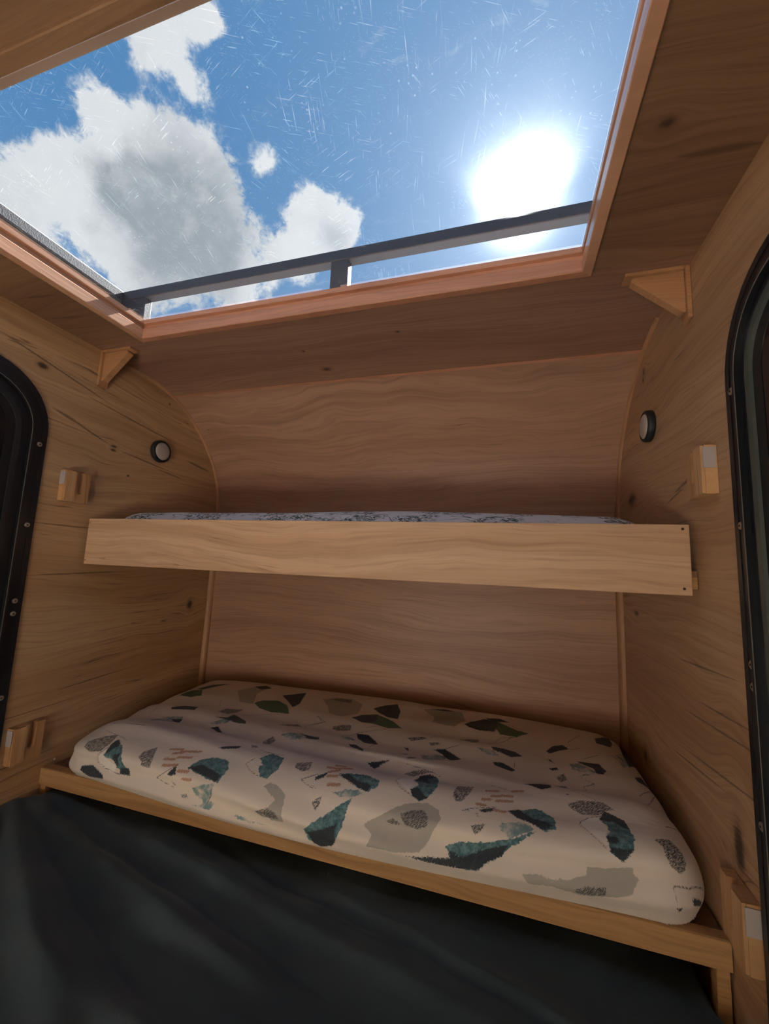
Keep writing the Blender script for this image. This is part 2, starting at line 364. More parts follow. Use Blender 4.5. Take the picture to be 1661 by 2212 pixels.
def prism(name, poly, axis, a, b, mat, parent=None, off=(0, 0, 0), bev=0.0, smooth=False):
    """poly: 2D points in the two other axes (order x,y,z minus axis), extruded along axis from a to b"""
    bm = bmesh.new(); lo = []; hi = []
    o2 = [i for i in range(3) if i != axis]
    for p in poly:
        for t, L in ((a, lo), (b, hi)):
            c = [0, 0, 0]; c[axis] = t - off[axis]; c[o2[0]] = p[0] - off[o2[0]]; c[o2[1]] = p[1] - off[o2[1]]
            L.append(bm.verts.new(c))
    n = len(poly)
    bm.faces.new(lo); bm.faces.new(hi[::-1])
    for i in range(n): bm.faces.new((lo[i], hi[i], hi[(i + 1) % n], lo[(i + 1) % n]))
    if bev: bmesh.ops.bevel(bm, geom=list(bm.edges), offset=bev, segments=2, profile=.5, affect='EDGES')
    return bm_obj(name, bm, mat, parent, smooth)
def disc(name, center, axis_dir, prof, mat, parent=None, n=40):
    """lathe: prof = [(radius, distance along axis_dir)]"""
    ax = Vector(axis_dir).normalized(); u = ax.orthogonal().normalized(); v = ax.cross(u)
    V = []; F = []
    for r, h in prof:
        for i in range(n):
            t = 2 * math.pi * i / n
            V.append(Vector(center) + ax * h + (u * math.cos(t) + v * math.sin(t)) * r)
    for k in range(len(prof) - 1):
        for i in range(n):
            j = (i + 1) % n; F.append((k * n + i, k * n + j, (k + 1) * n + j, (k + 1) * n + i))
    F.append(tuple(range(n))[::-1]); F.append(tuple((len(prof) - 1) * n + i for i in range(n)))
    o = link(name, V, F, mat, parent, True)
    return o
def empty(name, loc, label=None, cat=None, group=None, kind=None):
    o = bpy.data.objects.new(name, None); C.objects.link(o); o.location = loc; o.empty_display_size = .05
    tag(o, label, cat, group, kind); return o
def tag(o, label=None, cat=None, group=None, kind=None):
    if label: o['label'] = label
    if cat: o['category'] = cat
    if group: o['group'] = group
    if kind: o['kind'] = kind
    return o

# ------------------------------------------------------------------ the shell
XL, XR = -.75, .75
YR = -.85                                   # rear wall behind the photographer
KEY = [(.90,1.750),(1.0,1.7485),(1.058,1.742),(1.144,1.719),(1.206,1.688),(1.261,1.648),(1.305,1.606),(1.359,1.544),(1.400,1.466),(1.420,1.385),(1.428,1.30),(1.428,1.18)]
def catmull(P, n=6):
    P = [np.array(p, float) for p in P]; Q = [2 * P[0] - P[1]] + P + [2 * P[-1] - P[-2]]; out = []
    for i in range(1, len(Q) - 2):
        for k in range(n):
            t = k / n
            out.append(.5 * ((2 * Q[i]) + (-Q[i-1] + Q[i+1]) * t + (2 * Q[i-1] - 5 * Q[i] + 4 * Q[i+1] - Q[i+2]) * t * t + (-Q[i-1] + 3 * Q[i] - 3 * Q[i+1] + Q[i+2]) * t ** 3))
    out.append(P[-1]); return [tuple(p) for p in out]
CURVE = catmull(KEY)                         # ceiling sweeping down into the back wall, (y, z)
def normals(path):
    N = []
    for i in range(len(path)):
        a = np.array(path[max(i - 1, 0)]); b = np.array(path[min(i + 1, len(path) - 1)]); d = b - a; d /= np.linalg.norm(d)
        N.append((-d[1], d[0]))               # turned outwards (up and forward)
    return N
def sheet_along(name, path, x0, x1, t0, t1, mat, parent=None, smooth=True):
    """strip following a (y, z) path, between offsets t0..t1 along the outward normal"""
    N = normals(path); V = []; F = []
    for (y, z), (ny, nz) in zip(path, N):
        for x in (x0, x1):
            for t in (t0, t1): V.append((x, y + ny * t, z + nz * t))
    for i in range(len(path) - 1):
        a = i * 4; b = a + 4
        F += [(a, b, b + 2, a + 2), (a + 1, a + 3, b + 3, b + 1), (a, a + 1, b + 1, b), (a + 2, b + 2, b + 3, a + 3)]
    F += [(0, 2, 3, 1), (len(V) - 4, len(V) - 3, len(V) - 1, len(V) - 2)]
    o = link(name, V, F, mat, parent)
    bm = bmesh.new(); bm.from_mesh(o.data); bmesh.ops.recalc_face_normals(bm, faces=bm.faces); bm.to_mesh(o.data); bm.free()
    return o
i_seam = min(range(len(CURVE)), key=lambda i: abs(CURVE[i][0] - 1.128))
upper_path = [(.829, 1.750)] + CURVE[:i_seam + 1]
lower_path = CURVE[i_seam:] + [(1.426, 1.0), (1.421, .6), (1.418, .0)]
for p in (upper_path, lower_path): pass
OUTS = 1
# normals() points to the outer side of the path when walking forward and down
o = sheet_along('wall_back', lower_path, XL, XR, 0.0, .02, WOOD_BACK); tag(o, 'reddish brown veneered back wall curving up behind the bunks', None, None, 'structure')
ceil_root = empty('ceiling', (0, .4, 1.75), 'veneered wooden ceiling around the skylight', None, None, 'structure')
# flat ceiling with the skylight opening: four plates
OX, OY0, OY1 = .575, .262, .834
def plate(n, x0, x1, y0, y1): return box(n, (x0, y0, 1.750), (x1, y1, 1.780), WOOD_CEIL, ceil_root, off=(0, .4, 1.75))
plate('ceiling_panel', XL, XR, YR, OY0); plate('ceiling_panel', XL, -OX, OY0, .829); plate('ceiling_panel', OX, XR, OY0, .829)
cv = sheet_along('curved_panel', upper_path, XL, XR, 0.0, .02, WOOD_CURVE, None)
cv.parent = ceil_root; cv.matrix_parent_inverse = Matrix.Translation((0, -.4, -1.75))
sk = sheet_along('roof_skin', upper_path, XL - .02, XR + .02, .0205, .0235, ROOF, None)
sk.parent = ceil_root; sk.matrix_parent_inverse = Matrix.Translation((0, -.4, -1.75))
sheet_along('outer_skin', lower_path, XL - .02, XR + .02, .0205, .0235, ROOF, bpy.data.objects['wall_back'])
rf = box('roof_skin', (XL - .02, YR - .02, 1.781), (XR + .02, OY0 - .005, 1.788), ROOF, ceil_root, off=(0, .4, 1.75))
rf2 = box('roof_skin', (XL - .02, OY0 - .005, 1.781), (-OX - .03, .828, 1.788), ROOF, ceil_root, off=(0, .4, 1.75))
rf3 = box('roof_skin', (OX + .03, OY0 - .005, 1.781), (XR + .02, .828, 1.788), ROOF, ceil_root, off=(0, .4, 1.75))
side = [(YR, 0.0), (1.418, 0.0), (1.421, .6), (1.426, 1.0)] + CURVE[::-1] + [(.829, 1.75), (YR, 1.75)]
# clean: keep y<=wall
o = prism('wall_left', side, 0, XL - .025, XL, WOOD_LEFT); tag(o, 'golden brown veneered left wall with dark grain streaks and knots', None, None, 'structure')
o = prism('wall_right', side, 0, XR, XR + .025, WOOD_RIGHT); tag(o, 'brown veneered right wall with knots and slanting grain', None, None, 'structure')
o = box('wall_rear', (XL, YR - .025, 0), (XR, YR, 1.75), REAR); tag(o, 'wooden rear wall behind the viewer', None, None, 'structure')
o = box('floor', (XL - .02, YR - .02, -.03), (XR + .02, 1.44, 0), FLOOR_M); tag(o, 'brown vinyl floor under the bed', None, None, 'structure')

# quarter-round trims in the two back corners, following the curve
def corner_trim(name, xs, sgn, lab):
    path = CURVE[8:] + [(1.426, 1.0), (1.421, .6), (1.419, .3)]
    N = normals(path); V = []; F = []; K = 6; r = .017
    for i, ((y, z), (ny, nz)) in enumerate(zip(path, N)):
        rr = r * (.45 if z > 1.40 else .45 + .55 * min(1, (1.40 - z) / .12))
        V.append((xs, y, z))
        for k in range(K + 1):
            t = math.pi / 2 * k / K
            V.append((xs - sgn * rr * math.sin(t), y - ny * rr * math.cos(t), z - nz * rr * math.cos(t)))
    m = K + 2
    for i in range(len(path) - 1):
        for k in range(m): F.append((i * m + k, i * m + (k + 1) % m, (i + 1) * m + (k + 1) % m, (i + 1) * m + k))
    F += [tuple(range(m)), tuple((len(path) - 1) * m + k for k in range(m))]
    o = link(name, V, F, WOOD_TRIM)
    bm = bmesh.new(); bm.from_mesh(o.data); bmesh.ops.recalc_face_normals(bm, faces=bm.faces); bm.to_mesh(o.data); bm.free()
    tag(o, lab, None, None, 'structure')
corner_trim('trim_1', XL, -1, 'thin wooden bead in the back left corner')
corner_trim('trim_2', XR, 1, 'thin wooden bead in the back right corner')
sp = CURVE[i_seam - 1:i_seam + 2]
o = sheet_along('trim_3', [(sp[1][0] - .004, sp[1][1] + .0010), (sp[1][0] + .004, sp[1][1] - .0014)], XL, XR, -.0018, .0, WOOD_FRAME_X)
tag(o, 'pale seam strip across the curved ceiling panel', None, None, 'structure')

# ------------------------------------------------------------------ skylight (window_1)
win = empty('window_1', (0, .55, 1.77), 'large scratched skylight in a stepped wooden frame', None, None, 'structure')
WX, WY0, WY1 = .554, .280, .814
PROF = [(.0195, 1.7495), (.0195, 1.7435), (.018, 1.742), (.0015, 1.742), (0, 1.7435), (0, 1.7685), (.0012, 1.770), (.009, 1.7705), (.009, 1.7835), (.001, 1.7845), (0, 1.7855), (0, 1.7965), (.021, 1.7965), (.021, 1.7495)]
def frame_side(kind, mat):
    V = []; n = len(PROF)
    for e, z in PROF:
        x0, x1, y0, y1 = -WX - e, WX + e, WY0 - e, WY1 + e
        a, b = {'front': ((x0, y1), (x1, y1)), 'rear': ((x1, y0), (x0, y0)), 'left': ((x0, y0), (x0, y1)), 'right': ((x1, y1), (x1, y0))}[kind]
        V.append((a[0], a[1] - .55, z - 1.77)); V.append((b[0], b[1] - .55, z - 1.77))
    F = [(2 * i, 2 * i + 1, 2 * ((i + 1) % n) + 1, 2 * ((i + 1) % n)) for i in range(n)]
    F += [tuple(2 * i for i in range(n)), tuple(2 * i + 1 for i in range(n))[::-1]]
    o = link('frame_rail', V, F, mat, win)
    bm = bmesh.new(); bm.from_mesh(o.data); bmesh.ops.recalc_face_normals(bm, faces=bm.faces); bm.to_mesh(o.data); bm.free()
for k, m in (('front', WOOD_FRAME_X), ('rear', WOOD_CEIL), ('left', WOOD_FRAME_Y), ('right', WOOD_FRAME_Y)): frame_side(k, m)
box('seal', (-WX, WY0 - .004, 1.788), (WX, WY0 + .031, 1.7960), GREY_SEAL, win, off=(0, .55, 1.77))
gv = [(-.60, .235, 1.799), (.60, .235, 1.799), (.60, .842, 1.799), (-.60, .842, 1.799)]
link('glass_pane', [(x, y - .55, z - 1.77) for x, y, z in gv], [(0, 1, 2, 3)], ACRYLIC, win)

# ------------------------------------------------------------------ roof rack seen through the skylight
rk = empty('roof_rack', (0, .865, 1.79), 'dark metal roof rack bars seen through the skylight', 'roof rack')
ro = (0, .865, 1.79)
box('crossbar', (-.70, .850, 1.899), (.74, .878, 1.929), RACK, rk, .003, 2, ro)
box('side_rail', (-.735, -.6, 1.899), (-.690, .880, 1.929), RACK, rk, .003, 2, ro)
box('side_rail', (.700, -.6, 1.899), (.740, .880, 1.929), RACK, rk, .003, 2, ro)
for x0, x1 in ((-.70, -.606), (-.014, .033)):
    box('post', (x0, .852, 1.790), (x1, .876, 1.900), RACK, rk, .002, 2, ro)

# ------------------------------------------------------------------ doors
def rrect(y0, y1, z0, z1, r, n=10):
    P = []
    for cy, cz, a0 in ((y1 - r, z1 - r, 0), (y0 + r, z1 - r, 90), (y0 + r, z0 + r, 180), (y1 - r, z0 + r, 270)):
        for k in range(n + 1):
            t = R_(a0 + 90 * k / n); P.append((cy + r * math.cos(t), cz + r * math.sin(t)))
    return P
def ring(name, A, B, x0, x1, mat, parent, off):
    """ring between outlines A (outer) and B (inner), thickness x0..x1"""
    n = len(A); V = []
    for P in (A, B):
        for x in (x0, x1):
            for y, z in P: V.append((x - off[0], y - off[1], z - off[2]))
    F = []
    for i in range(n):
        j = (i + 1) % n
        F += [(i, j, n + j, n + i), (2*n+i, 3*n+i, 3*n+j, 2*n+j), (n+i, n+j, 3*n+j, 3*n+i), (i, 2*n+i, 2*n+j, j)]
    o = link(name, V, F, mat, parent)
    bm = bmesh.new(); bm.from_mesh(o.data); bmesh.ops.recalc_face_normals(bm, faces=bm.faces); bm.to_mesh(o.data); bm.free()
    return o
def door(name, xw, s, rivets, lab):
    """s: +1 when the room lies towards +x of the wall"""
    off = (xw, .40, .95)
    d = empty(name, off, lab, None, None, 'structure')
    E = .739 if s > 0 else .745
    A = rrect(.04, E, .30, 1.610, .155); A1 = rrect(.043, E - .003, .303, 1.607, .152)
    B = rrect(.075, E - .034, .335, 1.574, .125); B1 = rrect(.082, E - .042, .342, 1.566, .118)
    Cc = rrect(.10, E - .062, .36, 1.545, .10); D = rrect(.13, E - .092, .39, 1.515, .075)
    X = lambda t: xw + s * t
    def ringx(n, P, Q, a, b, m): return ring(n, P, Q, min(X(a), X(b)), max(X(a), X(b)), m, d, off)
    ringx('flange', A, B, .0005, .005, BLACK_PLASTIC)
    ringx('raised_lip', B, B1, .0005, .012, BLACK_PLASTIC)
    ringx('lip_highlight', rrect(.0805, E - .0398, .3405, 1.5682, .1195), rrect(.0818, E - .0412, .3418, 1.5668, .118), .012, .0126, EDGE)  # thin pale ring painted as the lip's highlight line
    ringx('outer_bead', rrect(.052, E - .012, .312, 1.598, .143), rrect(.054, E - .014, .314, 1.596, .141), .005, .0062, BLACK_PLASTIC)
    ringx('door_panel', B1, D, .0005, .004, BLACK_PLASTIC)
    ringx('gasket', Cc, rrect(.112, E - .073, .372, 1.533, .09), .004, .009, STRIP_GREEN if s < 0 else BLACK_RUBBER)
    prism('pane', D, 0, min(X(.0008), X(.003)), max(X(.0008), X(.003)), DARK_GLASS, d, off)
    for (y, z) in rivets:
        c = (X(.005) - off[0], y - off[1], z - off[2])
        r = disc('rivet', c, (s, 0, 0), [(.0062, 0), (.0060, .0012), (.0045, .0022), (.0022, .0024)], STEEL, d, 20)
        h = disc('rivet_core', c, (s, 0, 0), [(.0019, .0020), (.0017, .0027)], RIVET_HOLE, r, 12)
    return d
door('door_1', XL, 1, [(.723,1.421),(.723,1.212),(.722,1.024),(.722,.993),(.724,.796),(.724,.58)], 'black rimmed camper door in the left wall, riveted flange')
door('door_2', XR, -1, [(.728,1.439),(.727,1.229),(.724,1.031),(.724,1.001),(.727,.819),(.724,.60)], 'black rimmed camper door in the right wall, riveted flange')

# ------------------------------------------------------------------ upper bunk
ub = empty('upper_bunk', (0, .88, 1.13), 'upper wooden bunk shelf with a deep pale front board', 'bunk')
uo = (0, .88, 1.13)
bx0, bx1, by = XL + .0143, XR - .0168, .8725
box('front_board', (bx0, by, 1.117), (bx1, by + .019, 1.2463), WOOD_BOARD, ub, .0015, 2, uo)
for x, z in ((bx0 + .005, 1.234), (bx0 + .005, 1.129), (bx1 - .011, 1.238), (bx1 - .013, 1.129)):
    disc('nail', (x - uo[0], by - uo[1], z - uo[2]), (0, -1, 0), [(.0016 if x < 0 else .0027, -.001), (.0014 if x < 0 else .0024, .0006)], NAIL, ub, 12)
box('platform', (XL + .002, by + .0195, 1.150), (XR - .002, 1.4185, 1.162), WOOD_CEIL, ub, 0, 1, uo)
for x0, x1 in ((XL + .001, XL + .019), (XR - .019, XR - .001)):
    box('cleat', (x0, by + .0195, 1.128), (x1, 1.40, 1.150), WOOD_RAIL, ub, .001, 1, uo)

# ------------------------------------------------------------------ lower bunk
lb = empty('lower_bunk', (0, .86, 0), 'lower wooden bunk shelf with a narrow front rail', 'bunk')
lo_ = (0, .86, 0)
rx0, rx1 = XL + .002, XR - .002
rail_prof = [(.843, .549), (.8445, .5480), (.868, .5480), (.869, .549), (.869, .5875), (.867, .5895), (.8485, .5895), (.845, .5885), (.8432, .5855)]
prism('rail', rail_prof, 0, rx0, rx1, WOOD_RAIL, lb, lo_)
box('platform', (XL + .002, .8692, .572), (XR - .002, 1.4165, .584), WOOD_CEIL, lb, 0, 1, lo_)
box('post', (XL + .0035, .846, .0), (XL + .022, .868, .5478), WOOD_RAIL, lb, .001, 1, lo_)
box('post', (XR - .023, .846, .0), (XR - .0045, .868, .5478), WOOD_RAIL, lb, .001, 1, lo_)
disc('screw', (XL + .006, .872 - .86, .600), (.3, -.6, .6), [(.003, -.004), (.0035, 0), (.002, .0015)], STEEL, lb, 12)

# ------------------------------------------------------------------ mattresses in printed sheets
# fitted mattress: cloth coords (cx,cy) -> world point
def prof_table(h,r_side=.012,round_=.10):
    # inset, height as curve from hem to top
    t=np.linspace(0,1,60)
    P=[]
    for a in np.linspace(0,1,12): # lower bulge: inset from r_side to 0, z 0..0.30h
        P.append((r_side*(1-a)**2, .30*h*a))
    for a in np.linspace(0,np.pi/2,28)[1:]:
        P.append((round_*(1-np.cos(a))**1.15, .30*h+.70*h*np.sin(a)**.85))
    P=np.array(P); s=np.r_[0,np.cumsum(np.hypot(*np.diff(P,axis=0).T))]
    return P,s
def mattress(cx,cy,x0,x1,y0,y1,z0,h,rc,hf,bow=0.035,wr=1.0):
    """returns X,Y,Z"""
    P,s=prof_table(h); Lt=s[-1]; e=Lt-P[-1,0]
    ax,bx,ay,by=x0-e,x1+e,y0-e,y1+e
    mx,my=(ax+bx)/2,(ay+by)/2; hx,hy=(bx-ax)/2,(by-ay)/2; R=rc+e
    qx=np.abs(cx-mx)-(hx-R); qy=np.abs(cy-my)-(hy-R)
    ox,oy=np.maximum(qx,0),np.maximum(qy,0); ln=np.hypot(ox,oy)
    D=-(ln+np.minimum(np.maximum(qx,qy),0)-R)
    gx=np.where(ln>1e-9,ox/np.maximum(ln,1e-9),(qx>qy)*1.0); gy=np.where(ln>1e-9,oy/np.maximum(ln,1e-9),(qx<=qy)*1.0)
    nx=-gx*np.sign(cx-mx); ny=-gy*np.sign(cy-my)
    Dc=np.clip(D,0,Lt)
    I=np.interp(Dc,s,P[:,0]); Zh=np.interp(Dc,s,P[:,1])
    disp=np.where(D<Lt,I-(Dc-e),0); 
    X=cx+nx*disp; Y=cy+ny*disp
    k=Zh/h
    Z=z0+Zh*hf(X,Y)
    # bow of the front and gathers
    front=np.clip(1-(Y-y0)/.12,0,1)
    u=(X-x0)/(x1-x0)
    Y=Y-bow*front*np.sin(np.pi*np.clip(u*1.05,0,1))**1.5
    w=wr*(.0035*np.sin(17*Y*3+2.2*X+1.3*np.sin(3*X))*np.exp(-((Y-1.02)/.16)**2)
         +.0025*np.sin(95*Y+5*X+2*np.sin(4*X+1))*np.exp(-((Y-.98)/.07)**2)*np.exp(-((X+.05)/.45)**2)
         +.002*np.sin(60*Y-9*X)*np.exp(-((X-.35)/.25)**2))
    Z=Z+w*np.clip(k,0,1)**2
    # side gathers on the front face
    Y=Y-wr*.004*np.sin(55*Z*2+3*X+1.5*np.sin(5*X))*front*np.clip(4*k*(1-k),0,1)
    return X,Y,Z,D
LOW=dict(x0=-.700,x1=.738,y0=.838,y1=1.418,z0=.590,h=.108,rc=.085)
def hf_low(X,Y):
    return 1+.20*np.clip((Y-1.0)/.3,0,1)*np.clip(1-np.abs(X-.1)/1.3,0,1)+.10*np.clip((X+.1)/.8,-1,1)*np.clip(1-(Y-.84)/.4,0,1)-.12*np.clip((X-.3)/.45,0,1)**2*np.clip((Y-1.0)/.4,0,1)-.16*np.clip((-X-.45)/.25,0,1)**2-.03*np.clip((X-.6)/.14,0,1)**2

MOTIF = """K -614,846 -620,861 -590,882 -557,894 -545,864 -551,843 -584,837
W -551,819 -545,843 -536,858 -530,834 -494,816 -488,798 -545,807
L -536,858 -554,834 -554,813 -521,804 -473,801
T -536,837 -527,861 -503,864 -473,837 -458,819 -443,804 -491,810 -491,831 -521,831
D -542,867 -536,879 -509,864 -521,855 -524,846 -533,840
D -506,840 -488,849 -482,822 -488,813
D -476,813 -449,819 -440,804 -473,801
L -614,903 -572,894 -539,888 -509,879
D -602,789 -602,798 -569,804 -521,792 -518,783 -569,777
K -407,879 -431,861 -431,849 -413,843 -410,834 -380,834 -386,849
O -368,882 -338,888
O -338,882 -287,891
O -350,873 -329,879
O -329,867 -296,873
O -359,858 -332,861
O -350,846 -314,852
O -302,843 -275,846
O -281,831 -257,834
L -314,852 -338,831 -359,816 -332,810 -305,807
D -314,852 -326,831 -314,831 -302,837
D -311,819 -296,810 -308,813
T -284,852 -269,873 -242,885 -203,885 -185,867 -188,840 -224,843
D -284,852 -254,864 -221,858 -191,852 -194,840 -230,846
A -254,816 -224,831 -197,840 -191,825 -203,801 -188,798 -194,786 -218,786 -218,798 -242,804
L -194,837 -197,822 -206,795
A -245,789 -200,792 -194,786 -236,786
K -281,798 -266,801 -257,795 -272,795
L -143,900 -155,885 -134,873 -104,864
T -131,903 -113,921 -77,915 -71,888 -83,864 -101,864 -122,885 -113,888
L -149,924 -119,921 -83,921
G -83,849 -71,858 -50,855 -26,843 -14,801 -47,795 -59,813 -44,834
K -86,807 -56,822 -32,816 -26,804 -68,798
A -143,789 -110,789 -68,783 -44,786 -86,783 -125,783
K -41,909 -8,915 -2,900 -17,891 -38,897
N -623,1167 -617,1215 -584,1230 -539,1173 -569,1158
D -614,1236 -584,1281 -521,1302 -563,1260 -584,1230
G -458,1248 -410,1314 -368,1320 -380,1245 -335,1158 -386,1161
D -425,1299 -392,1323 -359,1299 -389,1281
D -293,1257 -260,1275 -227,1302 -206,1215 -209,1176 -248,1218
N -338,1167 -326,1197 -281,1215 -233,1185 -197,1134 -257,1131 -305,1143
L -356,1065 -278,1113 -200,1134
L -452,1158 -431,1125 -482,1110 -476,1077 -542,1050
D -548,1056 -515,1083 -479,1089 -464,1056 -539,1047
K -401,1077 -401,1116 -347,1125 -359,1068
L -593,1050 -596,1032 -581,1008
A -551,975 -536,1017 -476,1026 -464,1005 -485,990
D -503,1011 -470,1017 -461,993 -479,993
L -623,930 -566,933 -515,933
D -380,1038 -341,1044 -341,1074 -278,1041 -269,1026 -302,1026 -323,1032
A -377,1017 -350,1032 -329,1038 -323,1023 -359,1014
D -365,1002 -344,1011 -314,990 -311,969 -344,996
K -47,1104 -5,1119 7,1104 -20,1089
L -110,1140 -80,1116 -122,1095 -182,1059
K -185,1059 -146,1092 -125,1077 -161,1056
A -146,1005 -125,1023 -50,1029 -41,1011 -119,993
D -80,1023 -47,1023 -44,1008 -77,1005
D -254,909 -230,918 -200,927 -206,915 -242,906
K -185,981 -167,999 -152,990 -170,963
K -185,936 -164,936 -161,930 -176,927
L -230,1044 -179,1017
D -650,990 -668,1053 -644,1089 -644,1050 -668,1056
K -131,1272 -98,1290 -59,1287 -53,1263 -92,1266
G -152,1266 -116,1293 -59,1296 -14,1263 -8,1203 -44,1161 -86,1173 -113,1221
D 25,1248 52,1278 88,1299 109,1254 115,1200 85,1203 52,1224
N -14,1167 4,1197 46,1215 82,1197 112,1179 139,1152 106,1131 61,1146 25,1143
D -14,1167 10,1197 49,1206 61,1182 49,1155 25,1143
L 46,1116 76,1134 103,1122 34,1092 -2,1062
K -44,1095 -29,1113 4,1119 10,1098 -23,1089
D 31,1089 64,1089 91,1068 103,1050 70,1041 43,1065
A -2,1059 25,1065 46,1044 16,1038
D 34,1020 55,1023 82,999 85,984 70,990 52,996
L 82,999 97,1053
L -107,1140 -74,1119 -119,1089 -113,1071
A -146,1008 -107,1029 -50,1020 -41,1008 -104,996
D -101,1026 -50,1020 -41,1008 -65,1005
K -35,897 -38,909 -8,918 -2,897 -14,891
O 34,912 49,912
O 49,921 70,924
O 52,912 88,921
O 43,900 64,909
O 46,891 67,894
O 55,876 79,879
L 22,891 -8,876 7,870 28,864
D 43,900 19,885 25,879 40,888
D 19,870 34,864 25,870
T 67,900 97,906 124,909 157,900 160,888 142,876 124,879
D 67,897 88,903 115,891 145,888 142,876 121,879 94,888
A 70,864 94,873 121,876 136,873 109,861 91,861
T 28,798 46,813 73,828 100,852 115,861 112,846 109,816 97,789 88,774 64,765 49,771 37,777
D 28,798 37,792 67,807 97,819 97,789 88,774 64,765 49,771 40,783
K 34,840 52,855 52,840 49,828
W 190,909 214,942 223,951 226,915 241,909 223,894 235,882
L 223,954 214,933 190,909 202,894 232,882
L 196,969 226,966 262,960 277,954
K 193,948 211,957 235,963 262,963 241,957 214,945
T 226,921 232,951 247,954 274,951 277,909 265,885 250,876 232,882 226,894 241,906
D 232,951 253,957 271,951 250,945 262,915 241,921 229,915
D 226,894 241,900 253,888 265,885 250,876 232,882
G 148,822 175,840 187,849 205,861 229,870 265,876 289,867 295,855 283,834 274,813 259,801 214,795 160,795 169,813
K 217,852 238,861 259,864 271,855 271,840 253,831 229,834
K 190,834 205,843 223,834 205,831
D 235,792 277,798 319,801 331,789 301,789 271,789
K 310,900 316,927 349,936 343,912 328,888 316,888
D 103,960 130,966 157,972 139,960 127,948
A 214,1035 238,1059 271,1059 274,1026 229,999
D 238,1074 268,1080 292,1068 310,1056 286,1035 262,1065
L 301,1098 268,1080 238,1071
L 235,996 292,1035
K 190,990 205,1008 217,993 196,981
D 163,1017 187,1026 184,1017
K 166,1095 208,1107 220,1101 181,1086
D 166,1065 178,1065 184,1047
L 235,1176 262,1152 226,1113 226,1104
K 223,1089 247,1095 256,1089 232,1083
G 169,1293 232,1311 283,1314 301,1272 277,1206 238,1206 211,1212 211,1257
D 190,1299 232,1314 268,1311 235,1302
D 301,1227 313,1269 349,1299 385,1302 391,1254 382,1215 340,1209 313,1215
N 385,1302 412,1284 439,1248 472,1242 439,1212 397,1209 382,1239
D 352,1305 394,1317 424,1308 382,1296
L 430,1212 415,1191 367,1134 397,1194 442,1212
K 295,1131 313,1161 343,1170 346,1137 331,1122 310,1128
D 376,1119 406,1122 433,1116 451,1101 424,1089 397,1101 382,1104
A 343,1101 382,1104 397,1086 367,1086
D 382,1062 403,1065 421,1050 433,1038 424,1029 403,1038 388,1047
L 430,1050 433,1083
D 454,972 478,978 505,996 490,963 469,963
L 457,984 496,1011
O 373,927 397,933
O 403,921 424,924
O 385,915 400,918
O 367,903 382,906
O 394,906 424,912
O 358,891 373,891
O 424,939 445,945
O 391,885 412,885
L 379,951 397,948 418,942
L 391,891 346,879 331,873 346,873
D 394,891 376,885 361,879 373,876 388,882
D 355,873 364,867 361,873
T 415,888 439,897 472,906 499,891 499,867 478,858 460,870
D 415,888 436,897 457,882 481,879 496,873 478,861 457,870 433,876
K 349,852 376,858 370,849 358,840
A 400,858 409,864 442,870 463,861 436,849 418,840 409,849
T 307,813 328,822 379,831 421,843 463,858 451,849 421,831 406,813 376,801 367,792 331,789 316,801
D 310,810 337,804 379,819 418,834 406,813 376,801 364,792 331,789 316,801
K 526,930 550,945 592,951 610,936 592,930 580,918 550,912 532,921
W 544,894 559,909 580,915 577,906 589,888 580,870 583,861 580,855 562,867 544,888
L 589,918 562,909 544,894 541,885 559,867 577,852
T 580,906 595,918 616,915 625,894 628,876 619,855 601,837 583,849 583,861 580,870 589,879 589,891
D 589,930 604,924 622,915 625,894 616,897 601,909 589,906 577,906
D 580,870 598,873 601,864 586,858 583,861
D 586,855 604,855 622,858 601,837 583,849
L 541,975 577,954 607,936
K 658,882 688,897 700,885 706,870 703,852 694,840 676,846 670,858 670,873
G 439,798 463,801 496,798 496,801 511,801 544,810 544,819 574,822 616,831 616,822 625,816 607,798 583,792 532,783 490,789 448,786
K 523,792 541,798 571,801 571,792 541,786 526,786
L 754,864 712,831 679,819 682,813 685,804
D 718,825 751,843 760,837 727,819
D 685,798 697,804 694,792
D 643,1299 691,1359 688,1305 676,1269 640,1266
D 715,1347 736,1335 739,1254 697,1179 703,1269
A 664,1206 697,1257 700,1194 736,1239 679,1161 676,1182
D 697,1137 721,1170 736,1140 712,1107 691,1092
L 679,1038 709,1074 733,1095 670,981
A 553,1104 580,1131 595,1095 604,1074 568,1053 583,1068 556,1074
D 574,1137 625,1146 631,1098 619,1074 604,1074 604,1101 586,1125
L 634,1191 592,1155
L 565,1053 595,1041 571,1026 574,1011 541,975
D 508,1161 526,1197 553,1215 565,1194 541,1176 514,1149
L 607,1302 568,1236 574,1218 595,1212 565,1191
L 472,1137 490,1119 520,1092
D 505,1113 514,1113 520,1089
K 517,1038 535,1056 541,1038 526,1026
D 505,1065 523,1074 526,1065 511,1059
K 511,1002 535,1014 538,993 526,984
D 526,957 538,957 529,954
D 448,969 472,981 502,1002 502,972 481,957 466,966
L 694,933 736,963"""
def poly_sdf(P, px, py):
    d = np.full(px.shape, 1e9); s = np.ones(px.shape)
    n = len(P)
    for i in range(n):
        ax_, ay_ = P[i]; bx_, by_ = P[i - 1]
        ex, ey = bx_ - ax_, by_ - ay_; wx, wy = px - ax_, py - ay_
        t = np.clip((wx * ex + wy * ey) / (ex * ex + ey * ey + 1e-9), 0, 1)
        d = np.minimum(d, (wx - ex * t) ** 2 + (wy - ey * t) ** 2)
        c1 = py >= ay_; c2 = py < by_; c3 = ex * wy > ey * wx
        s = np.where((c1 & c2 & c3) | (~c1 & ~c2 & ~c3), -s, s)
    return -s * np.sqrt(d)                 # positive inside
